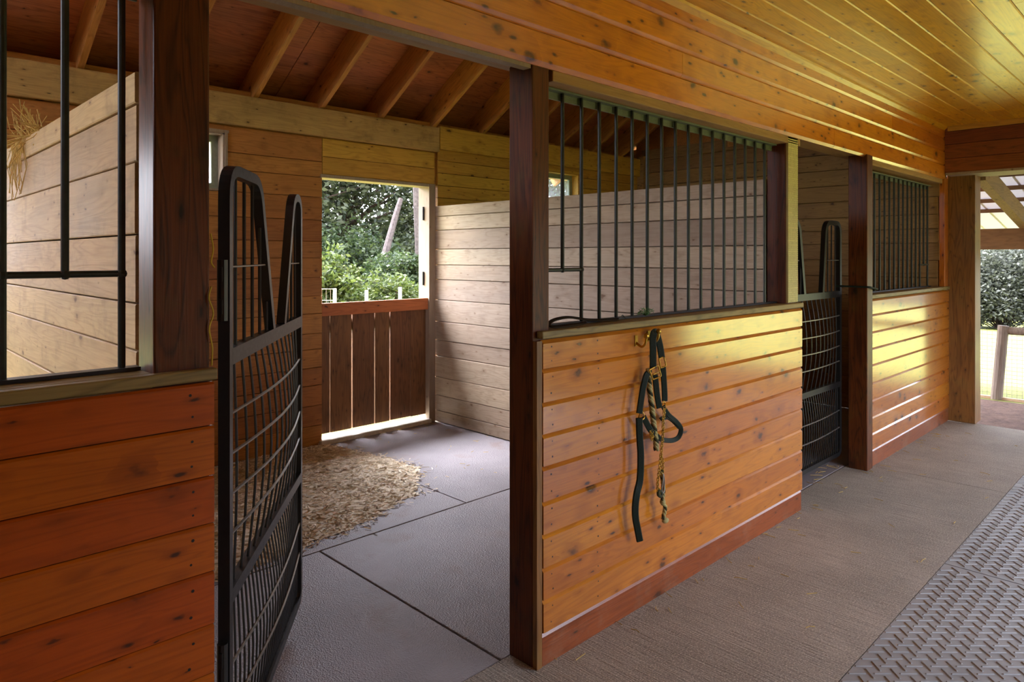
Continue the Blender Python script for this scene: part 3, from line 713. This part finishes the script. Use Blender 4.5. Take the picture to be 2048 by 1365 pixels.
for i in range(N1):
    for j in range(N2):
        k = [(i, j), (i+1, j), (i+1, j+1), (i, j+1)]
        if all(q in id_ for q in k): bd.f.append([id_[q] for q in k]); bd.m.append(0)
cnt = 0
while cnt < 15000:
    x = R.uniform(.7, 3.35); y = R.uniform(3.3, 5.32); d = inside_d(x, y)+R.gauss(0, .035)
    if d < 0 and R.random() > .04: continue
    if d < -.12: continue
    cnt += 1
    z = bedh(x, y)+R.uniform(.003, .014); a = R.uniform(0, 2*pi); L2 = R.uniform(.008, .024); w2 = R.uniform(.002, .006); tl = R.uniform(-.35, .35)
    if R.random() < .25: L2 *= 1.9; w2 *= .4
    ca, sa = cos(a), sin(a); dz = L2*sin(tl)
    vs = [(x-ca*L2+sa*w2, y-sa*L2-ca*w2, z-dz*.6), (x+ca*L2+sa*w2, y+sa*L2-ca*w2, z+dz*.6+.001), (x+ca*L2-sa*w2, y+sa*L2+ca*w2, z+dz*.6+.004), (x-ca*L2-sa*w2, y-sa*L2+ca*w2, z-dz*.6+.003)]
    bd.add([(p[0], min(p[1], 5.33), max(p[2], .002)) for p in vs], [(0, 1, 2, 3)])
bo = bd.build('bedding', FLAKE); tag(bo, 'heap of straw and wood shavings bedding on the stall floor by the dutch door', 'bedding', kind='stuff')
# loose straw
def straws(name, label, spots, kind='stuff', mat=HAY, org=(0, 0, 0)):
    m = MB()
    for p, d, L in spots:
        p = Vector(p); d = Vector(d).normalized()*L; mid = p+d*.5+Vector((R.uniform(-1, 1), R.uniform(-1, 1), R.uniform(-.3, .6)))*L*.12
        m.tube([p, mid, p+d], .0016, 5)
    return tag(m.build(name, mat, org=org), label, 'straw', kind=kind)
sp = []
for k in range(70):
    x = R.uniform(2.0, 7.6); y = R.choice((R.uniform(1.0, 1.83), YF-abs(R.gauss(0, .08)))); a = R.uniform(0, 2*pi)
    sp.append(((x, y, .004), (cos(a), sin(a), .02), R.uniform(.02, .07)))
for k in range(40):
    x = R.uniform(4.4, 5.5); y = R.uniform(1.99, 2.35); a = R.uniform(0, 2*pi); sp.append(((x, y, .006), (cos(a), sin(a), .1), R.uniform(.03, .09)))
for k in range(60):
    x = R.uniform(3.1, 4.18); y = R.choice((R.uniform(3.6, 5.3), YB-abs(R.gauss(0, .05)))); a = R.uniform(0, 2*pi); sp.append(((x, min(y, 5.3), .005), (cos(a), sin(a), .05), R.uniform(.02, .05)))
straws('loose_straw', 'stray straw bits scattered over the concrete and mats', sp)
sp = []
for k in range(90):
    y = 3.55+R.gauss(0, .16); sp.append(((.60+R.uniform(-.01, .04), y, 2.112), (R.uniform(-.6, .1), R.uniform(-.6, .6), R.uniform(-.3, .8)), R.uniform(.05, .16)))
for k in range(40):
    sp.append(((.588, 3.68+R.gauss(0, .07), 2.10), (-.04, R.uniform(-.25, .25), -1), R.uniform(.06, .26)))
straws('hay_wisps', 'tangled clump of hay hanging over the top of the left partition', sp, org=(.6, 3.6, 2.11))
# yellow twine snagged along the left post edge
m = MB()
m.tube(smooth_path([(.717, 1.862, 1.66), (.722, 1.858, 1.62), (.718, 1.86, 1.585), (.726, 1.858, 1.57)]), .0022, 6)
m.tube(smooth_path([(.719, 1.862, 1.52), (.711, 1.858, 1.49), (.722, 1.857, 1.45), (.712, 1.858, 1.41), (.720, 1.859, 1.36), (.719, 1.86, 1.312)]), .0022, 6)
tag(m.build('baling_twine', TWINE, org=(.707, 1.86, 1.3)), 'yellow baling twine snagged on the right edge of the thick dark post', 'twine')

# ------------------------------------------------------------------ halter, lead rope, hooks
def hook(label, x, z):
    t = thing('brass_hook', label, 'hook', (x, YF, z))
    m = MB(); m.box(x-.011, x+.011, YF-.004, YF, z-.03, z+.02); m.build('back_plate', BRASS, t, bevel=.002)
    m = MB(); m.tube(smooth_path([(x, YF-.002, z-.015), (x, YF-.03, z-.03), (x, YF-.05, z-.015), (x, YF-.055, z+.012)]), .006, 8); m.sphere((x, YF-.055, z+.02), .013); m.build('hook_arm', BRASS, t, smooth=True)
    return t
hook('brass hook left of the halter, on the top board of the stall front', 2.592, 1.225)
hook('brass hook right of the halter, holding its crown strap', 2.690, 1.238)
hl = thing('halter', 'dark green webbing horse halter hanging on the centre stall front', 'halter', (2.65, 1.80, 1.24))
yh = 1.795
def P3(l, y=yh): return [(a, y, b) for a, b in l]
m = MB(); m.strap(smooth_path([(2.648, yh-.008, 1.095), (2.643, yh-.012, 1.174), (2.648, yh-.008, 1.235), (2.68, yh+.006, 1.254), (2.716, yh+.018, 1.243), (2.744, yh+.020, 1.19), (2.752, yh+.014, 1.13)]), .031, .006, nrm=(-.62, -.78, .1)); crown = m.build('crown_strap', NYLON, hl)
m = MB(); m.strap(smooth_path(P3([(2.618, 1.075), (2.605, 1.062), (2.585, 1.02), (2.571, .975), (2.553, .905)])), .027, .012); lcheek = m.build('left_cheek_strap', NYLON, hl)
m = MB(); m.strap(smooth_path(P3([(2.676, 1.06), (2.685, 1.01), (2.695, .96), (2.712, .905)])), .027, .008); m.build('middle_strap', NYLON, hl)
m = MB(); m.strap(smooth_path(P3([(2.762, 1.085), (2.770, 1.02), (2.776, .96), (2.776, .925)], yh+.014)), .027, .008); rcheek = m.build('right_cheek_strap', NYLON, hl)
m = MB(); m.strap(smooth_path(P3([(2.585, .885), (2.612, .85), (2.645, .812), (2.70, .772)])), .027, .007); m.build('throat_strap', NYLON, hl)
lp = [(2.755, yh+.01, .905), (2.786, yh, .862), (2.832, yh-.012, .825), (2.861, yh-.02, .787), (2.842, yh-.02, .752), (2.80, yh-.012, .742), (2.745, yh, .752), (2.70, yh, .772)]
m = MB(); m.strap(smooth_path(lp), .022, .006, nrm=(-.7, -.6, .3)); m.build('nose_strap', NYLON, hl)
m = MB(); m.strap(smooth_path([(2.738, yh+.01, .845), (2.786, yh+.012, .848), (2.83, yh+.006, .825), (2.858, yh-.012, .792)]), .022, .006, nrm=(-.3, -.6, .6)); m.build('nose_strap', NYLON, hl)
m = MB(); m.strap(smooth_path(P3([(2.553, .885), (2.557, .80), (2.565, .713), (2.559, .613), (2.535, .555), (2.524, .50), (2.526, .45), (2.54, .40), (2.558, .34)])), .03, .013); m.build('hanging_strap', NYLON, hl)
def buckle(pts, r=.0036):
    m = MB(); m.tube(fillet(pts, .006, 3, True), r, 8, closed=True); return m
m = buckle([(2.612, yh-.012, 1.092), (2.676, yh-.016, 1.106), (2.708, yh-.012, 1.052), (2.642, yh-.012, 1.045)]); m.tube([(2.63, yh-.013, 1.066), (2.695, yh-.014, 1.076)], .003, 6); m.build('buckle', BRASS, crown, smooth=True)
m = buckle([(2.726, yh+.012, 1.128), (2.764, yh+.01, 1.133), (2.782, yh+.01, 1.088), (2.738, yh+.012, 1.083)]); m.build('buckle', BRASS, rcheek, smooth=True)
for c_, r_, pa in (((2.571, yh, .893), .019, lcheek), ((2.762, yh+.012, .914), .014, rcheek)):
    m = MB(); m.tube([(c_[0]+r_*cos(a), c_[1]+.004*sin(a*2), c_[2]+r_*sin(a)) for a in [2*pi*k/20 for k in range(20)]], .003, 6, closed=True); m.build('ring', BRASS, pa, smooth=True)
# lead rope with chain
def rope_mat():
    m = NT('twisted_green_cream_rope'); v = m.coords(rand=False)
    wv = m.n('ShaderNodeTexWave', wave_type='BANDS', bands_direction='DIAGONAL'); wv.inputs['Scale'].default_value = 16; m.l(v, wv.inputs['Vector'])
    col = m.mix(m.ramp(wv.outputs['Fac'], (.35, .5, 0, 1)), lin((40, 42, 22)), lin((158, 148, 92)))
    m.principled(col, .85, spec=.2); return m.mat
ROPE = rope_mat()
lr = thing('lead_rope', 'twisted green and cream lead rope with brass chain looped under the halter', 'lead rope', (2.67, 1.80, 1.05))
def twist(path, r, pitch):
    m = MB(); path = smooth_path(path, 10)
    for s_ in range(3):
        pts = []; L_ = 0
        for i, p in enumerate(path):
            if i: L_ += (path[i]-path[i-1]).length
            a = L_/pitch*2*pi+s_*2*pi/3; pts.append(p+Vector((cos(a), sin(a), 0))*r*.5)
        m.tube(pts, r*.58, 7, mi=0 if s_ < 2 else 1)
    return m
CREAM = plain('cream_rope', (170, 158, 104), .85); DARKR = plain('dark_rope_strand', (52, 52, 26), .85)
m = twist([(2.644, yh+.012, 1.09), (2.642, yh+.01, 1.04), (2.648, yh+.008, .983), (2.66, yh+.006, .913), (2.668, yh+.004, .852), (2.684, yh+.002, .77), (2.686, yh, .717)], .013, .055); m.build('rope', [CREAM, DARKR], lr, smooth=True)
m = twist([(2.722, yh-.002, .62), (2.742, yh, .54), (2.742, yh, .50), (2.728, yh-.004, .468), (2.752, yh-.004, .445), (2.749, yh, .407), (2.742, yh, .388)], .0095, .05); m.sphere((2.757, yh-.002, .378), .018, 0, sq=(1.2, .8, .7)); m.sphere((2.732, yh-.004, .47), .014, 0); m.build('rope_tail', [CREAM, DARKR], lr, smooth=True)
def chain(path, name):
    path = smooth_path(path, 8); L_ = [0]
    for i in range(1, len(path)): L_.append(L_[-1]+(path[i]-path[i-1]).length)
    m = MB(); s_ = 0; k = 0
    while s_ < L_[-1]:
        i = max(j for j in range(len(L_)) if L_[j] <= s_); j = min(i+1, len(path)-1)
        p = path[i].lerp(path[j], (s_-L_[i])/max(1e-6, L_[j]-L_[i])); T = (path[j]-path[max(i-1, 0)]).normalized()
        sd_ = (Vector((1, 0, 0)) if k % 2 else Vector((.5, -.85, 0))); sd_ = (sd_-T*sd_.dot(T)).normalized()
        m.tube([p+T*.0085*cos(a)+sd_*.0058*sin(a) for a in [2*pi*q/10 for q in range(10)]], .0019, 5, closed=True)
        s_ += .0105; k += 1
    return m.build(name, BRASS, lr, smooth=True)
chain([(2.735, yh-.012, .902), (2.722, yh-.014, .85), (2.719, yh-.014, .79), (2.712, yh-.014, .744), (2.708, yh-.012, .693), (2.724, yh-.01, .655), (2.724, yh-.008, .60)], 'chain')
chain([(2.704, yh-.012, .69), (2.698, yh-.012, .65), (2.686, yh-.012, .605), (2.681, yh-.01, .56), (2.69, yh-.01, .525), (2.705, yh-.01, .52)], 'chain')
chain([(2.642, yh, .82), (2.64, yh-.002, .80), (2.648, yh-.002, .772), (2.655, yh, .79), (2.652, yh, .81)], 'chain')
m = MB(); m.tube(smooth_path([(2.726, yh-.01, .60), (2.722, yh-.012, .57), (2.713, yh-.012, .535), (2.722, yh-.012, .515), (2.734, yh-.01, .525), (2.735, yh-.01, .57), (2.728, yh-.01, .60)]), .0036, 8); m.build('snap_hook', GALV, lr, smooth=True)
m = MB(); m.tube(smooth_path([(2.705, yh-.01, .525), (2.69, yh-.01, .535), (2.688, yh-.01, .515), (2.705, yh-.012, .505), (2.712, yh-.01, .52)]), .0075, 8); m.build('knot', DARKR, lr, smooth=True)
# leather strap and twine on the ledge, tie around the far post
m = MB(); zl = 1.312
m.strap(smooth_path([(2.54, 1.90, zl+.003), (2.42, 1.905, zl+.008), (2.33, 1.915, zl+.015), (2.23, 1.925, zl+.03), (2.14, 1.92, zl+.027), (2.075, 1.895, zl+.018), (2.06, 1.875, zl+.008), (2.09, 1.868, zl+.004), (2.2, 1.875, zl+.004), (2.3, 1.89, zl+.006)]), .016, .006, nrm=(0, -.6, 1))
m.tube([(2.54, 1.90, zl+.004), (2.57, 1.897, zl+.02), (2.60, 1.9, zl+.004)], .003, 6)
tag(m.build('leather_strap', LEATHER, org=(2.3, 1.9, zl)), 'black leather strap lying looped on the ledge, left end of the front grille', 'strap')
m = MB()
for k in range(26):
    a = R.uniform(0, 2*pi); m.tube([(2.80, 1.93, zl+.002), (2.80+.03*cos(a), 1.93+.02*sin(a), zl+.012+R.uniform(0, .03)), (2.80+.055*cos(a), 1.93+.03*sin(a), zl+R.uniform(.002, .04))], .0014, 5)
tag(m.build('twine_tuft', GREENT, org=(2.8, 1.93, zl)), 'small tuft of green twine on the ledge below the front grille', 'twine')
m = MB(); pts = fillet([(5.44, 2.03, 1.375), (5.47, 1.80, 1.372), (5.63, 1.80, 1.352), (5.68, 1.86, 1.347), (6.0, 1.94, 1.345)], .02, 3)
m.strap(pts, .02, .004, nrm=(0, -.2, 1)) if False else m.tube(pts, .007, 8)
tag(m.build('tie_cord', NYLON, org=(5.55, 1.8, 1.36)), 'dark cord tied around the far post holding the far gate shut', 'cord')

# ------------------------------------------------------------------ lean-to beyond the end opening
def lz(x): return 2.40-(x-7.9)*.185
lt = thing('lean_to_roof', 'white metal lean-to roof on brown purlins beyond the end opening', 'roof', (8, 0, 2.4))
m = MB()
for k in range(40):
    y = -5.5+k*.25
    m.add([(8.0, y, lz(8.0)+.2), (11.9, y, lz(11.9)+.2), (11.9, y+.25, lz(11.9)+.2), (8.0, y+.25, lz(8)+.2)], [(0, 1, 2, 3)])
    a = [(8.0, y-.012, lz(8)+.2), (8.0, y, lz(8)+.222), (8.0, y+.012, lz(8)+.2)]; b = [(11.9, y-.012, lz(11.9)+.2), (11.9, y, lz(11.9)+.222), (11.9, y+.012, lz(11.9)+.2)]
    m.add(a+b, [(0, 1, 4, 3), (1, 2, 5, 4)])
m.build('metal_sheet', ROOFM, lt)
for x in (8.1, 8.62, 9.14, 9.66, 10.15):
    m = MB(); m.box(x-.02, x+.02, -5.5, 4.5, lz(x)+.15, lz(x)+.195); m.build('purlin', LEANW, lt)
for y in (1.63, -.6, -2.8, 3.8):
    m = MB(); x0, x1 = 8.01, 10.38
    m.prism([(x0, lz(x0)-.04), (x1, lz(x1)-.04), (x1, lz(x1)+.147), (x0, lz(x0)+.147)], 'Y', y-.045, y+.045); m.build('rafter', LEANX, lt)
m = MB(); m.box(10.24, 10.36, -5.5, 4.5, 1.685, 1.94)
tag(m.build('lean_to_beam', LEANW, org=(10.3, 0, 1.7), bevel=.005), 'low brown beam under the lean-to roof edge beyond the end opening', 'beam')
for y in (4.2,):
    m = MB(); m.box(10.24, 10.36, y-.06, y+.06, gz(10.3, y), 1.684); tag(m.build('lean_to_post', LEANW, org=(10.3, y, 0)), 'brown post carrying the lean-to beam outside', 'post')
# paddock fence at the outer edge of the lean-to
def lean_post(label, x, y, z0, z1, dx, dy, r):
    m = MB(); m.tube([(x, y, z0), (x+dx*.5, y+dy*.5, (z0+z1)/2), (x+dx, y+dy, z1)], [r*1.05, r, r*.97], 12)
    return tag(m.build('fence_post', GREYW, org=(x, y, z0)), label, 'fence post')
FX = 10.46
lean_post('leaning weathered grey fence post outside the end opening', FX, 1.96, -.24, .73, .04, -.07, .062)
lean_post('second weathered fence post farther along the paddock rail', FX, -.6, -.24, .73, .02, -.02, .06)
m = MB(); m.tube([(FX+.05, 1.86, .67), (FX+.05, .7, .665), (FX+.05, -.56, .67)], .05, 12)
tag(m.build('fence_rail', GREYW, org=(FX, .6, .67)), 'round grey top rail of the paddock fence outside', 'rail')
m = MB(); y = -1.0
while y < 3.0: m.tube([(FX+.07, y, -.2), (FX+.07, y, .66)], .0016, 4); y += .052
for k in range(18): m.tube([(FX+.072, -1.0, -.18+.049*k), (FX+.072, 3.0, -.18+.049*k)], .0016, 4)
tag(m.build('wire_mesh', GALV, org=(FX, 1, -.2)), 'thin wire mesh of the paddock fence outside the end opening', 'fence mesh')
m = MB(); m.box(FX-.02, FX+.03, -1.2, 3.2, -.25, -.165)
tag(m.build('ground_board', plain('pale_board', (190, 160, 130), .8), org=(FX, 1, -.25)), 'pale board along the foot of the wire fence outside', 'board')

# ------------------------------------------------------------------ trees and shrubs outside
def leaves(mb, centers, per, size, sq=1.0, mi=0):
    for (c, r) in centers:
        for k in range(per):
            d = Vector((R.gauss(0, 1), R.gauss(0, 1), R.gauss(0, 1))).normalized()*r*R.random()**.45
            p = Vector(c)+Vector((d.x, d.y, d.z*sq)); s_ = size*R.uniform(.6, 1.3)
            u = Vector((R.gauss(0, 1), R.gauss(0, 1), R.gauss(0, .6))).normalized(); w_ = u.cross(Vector((R.gauss(0, 1), R.gauss(0, 1), R.gauss(0, 1)))).normalized()
            mb.add([p-u*s_, p-w_*s_*.45, p+u*s_, p+w_*s_*.45], [(0, 1, 2, 3)], mi)
def tree(label, x, y, H, cr, nclus, per, leaf, mat, bark=BARKD, low=.35, lean=0, tr=.16, z0=-.2, group='trees behind the barn', name='tree', clr=.3):
    t = thing(name, label, 'tree', (x, y, z0), group)
    m = MB(); top = Vector((x+lean, y, z0+H*.92)); tips = []
    base = Vector((x, y, z0)); tp = [base, base.lerp(top, .3)+Vector((R.uniform(-.2, .2), R.uniform(-.2, .2), 0)), base.lerp(top, .65)+Vector((R.uniform(-.3, .3), R.uniform(-.3, .3), 0)), top]
    tp = smooth_path(tp, 4); m.tube(tp, [tr*(1-.85*i/(len(tp)-1)) for i in range(len(tp))], 8)
    for k in range(nclus):
        a = R.uniform(0, 2*pi); h_ = R.uniform(low, 1.0); rad = cr*math.sqrt(max(.05, 1-((h_-(low+1)/2)/((1-low)/2+.05))**2))*R.uniform(.35, 1)
        c_ = Vector((x+lean*h_+cos(a)*rad, y+sin(a)*rad, z0+H*h_)); tips.append((c_, cr*clr*R.uniform(.7, 1.2)))
        if k % 2 == 0:
            s_ = base.lerp(top, max(.12, h_*.75)); m.tube([s_, s_.lerp(c_, .5)+Vector((0, 0, .15)), c_], [tr*.32, tr*.2, tr*.07], 5)
    m.build('trunk', bark, t)
    q = MB(); leaves(q, tips, per, leaf); q.build('foliage', mat, t)
    return t
tree('tall dark tree behind the dutch door opening, its left half', 10.2, 20.8, 9, 3.2, 66, 260, .105, LF_DARK, low=.18)
tree('tall dark tree behind the dutch door opening, centre, with thick trunk', 13.0, 21.5, 9.5, 3.2, 66, 260, .105, LF_DARK, low=.2, tr=.3)
tree('tall dark tree at the right of the dutch door opening', 15.8, 21.0, 9, 3.0, 66, 260, .105, LF_DARK, low=.18)
tree('dark tree behind the far stall window', 22.6, 20.5, 8, 3.2, 44, 100, .19, LF_MID)
def snag(label, x, y, z0, pts, r):
    m = MB(); m.tube(smooth_path([(x+a, y+b, z0+c_) for a, b, c_ in pts], 4), [r*(1-.5*i/((len(pts)-1)*4)) for i in range((len(pts)-1)*4+1)], 8)
    return tag(m.build('bare_trunk', BARK, org=(x, y, z0)), label, 'tree')
snag('pale bare leaning trunk seen through the dutch door opening, left of two', 10.3, 14.9, -.2, [(-.5, .1, 0), (-.25, 0, 1.6), (.12, 0, 2.8), (.3, 0, 3.3)], .12)
snag('pale tall bare trunk seen through the dutch door opening, nearest the white jamb', 10.85, 14.5, -.2, [(.1, 0, 0), (.06, 0, 1.8), (-.02, 0, 3.0), (-.1, 0, 4.6)], .15)
def shrub(label, x, y, H, cr, nclus, per, leaf, mat, z0=-.2, group=None, name='shrub'):
    t = thing(name, label, 'shrub', (x, y, z0), group); m = MB(); tips = []
    for k in range(nclus):
        d = Vector((R.gauss(0, 1), R.gauss(0, 1), abs(R.gauss(0, 1)))).normalized()
        rr = R.uniform(.55, .95); c_ = Vector((x+d.x*cr*rr, y+d.y*cr*rr, z0+.15+H*.92*(.12+.88*d.z*rr)))
        tips.append((c_, cr*.28*R.uniform(.8, 1.2)))
        if k % 3 == 0: m.tube([(x+R.uniform(-.1, .1), y+R.uniform(-.1, .1), z0), ((x+c_.x)/2, (y+c_.y)/2, z0+(c_.z-z0)*.6), c_], [.03, .02, .006], 5)
    m.build('stem', BARKD, t)
    q = MB(); leaves(q, tips, per, leaf); q.build('foliage', mat, t)
    return t
shrub('bright green sumac shrub at the left of the dutch door opening', 6.65, 11.8, 2.15, 1.0, 64, 170, .055, LF_LIGHT)
shrub('bright green leafy shrub low in the middle of the dutch door opening', 7.9, 11.6, 1.45, .8, 48, 150, .05, LF_LIGHT)
shrub('dark green shrub at the right of the dutch door opening, below the bare trunks', 9.4, 13.2, 2.1, 1.0, 60, 170, .055, LF_MID)
shrub('mid green brush behind the bright sumac, under the tall dark trees', 10.6, 17.5, 2.9, 1.9, 64, 170, .075, LF_MID)
shrub('mid green brush far behind the dutch door, beneath the right tall tree', 13.8, 18.0, 2.7, 1.9, 64, 170, .075, LF_DARK)
shrub('rounded grey green bush on the field beyond the paddock fence', 36.1, 6.5, 4.0, 2.5, 150, 260, .085, LF_GREY, z0=gz(36, 6.5)-.2)
tree('tree at the field edge behind the grey green bush, left', 50, 13.5, 9, 4, 46, 90, .3, LF_DARK, z0=-2.6, low=.1, group='trees at the far field edge')
tree('tree at the field edge behind the grey green bush, right', 55, 7.5, 9, 4, 46, 90, .3, LF_MID, z0=-2.8, low=.1, group='trees at the far field edge')
def wire_post(label, x, y, h_):
    m = MB(); m.box(x-.02, x+.02, y-.02, y+.02, gz(0, 9), h_)
    return tag(m.build('fence_stake', plain('white_stake', (214, 210, 200), .6), org=(x, y, -.1)), label, 'fence post', 'white stakes of the fence behind the barn')
wire_post('white fence stake beyond the dutch door, at the left beside the wire panel', 5.71, 9.81, 1.09)
wire_post('white fence stake beyond the dutch door, in the middle', 6.07, 9.46, 1.06)
wire_post('white fence stake beyond the dutch door, at the right', 6.45, 9.09, 1.11)
m = MB(); p0 = Vector((5.71, 9.81, 0)); p1 = Vector((5.30, 10.15, 0))
for z in (.3, .5, .7, .9, 1.08): m.tube([p0+Vector((0, 0, z)), p1+Vector((0, 0, z))], .004, 5)
for k in range(9): q = p0.lerp(p1, k/8); m.tube([q+Vector((0, 0, -.1)), q+Vector((0, 0, 1.08))], .003, 5)
tag(m.build('wire_fence', GALV, org=(5.5, 10, 0)), 'small wire fence panel low at the left of the dutch door opening', 'fence mesh')
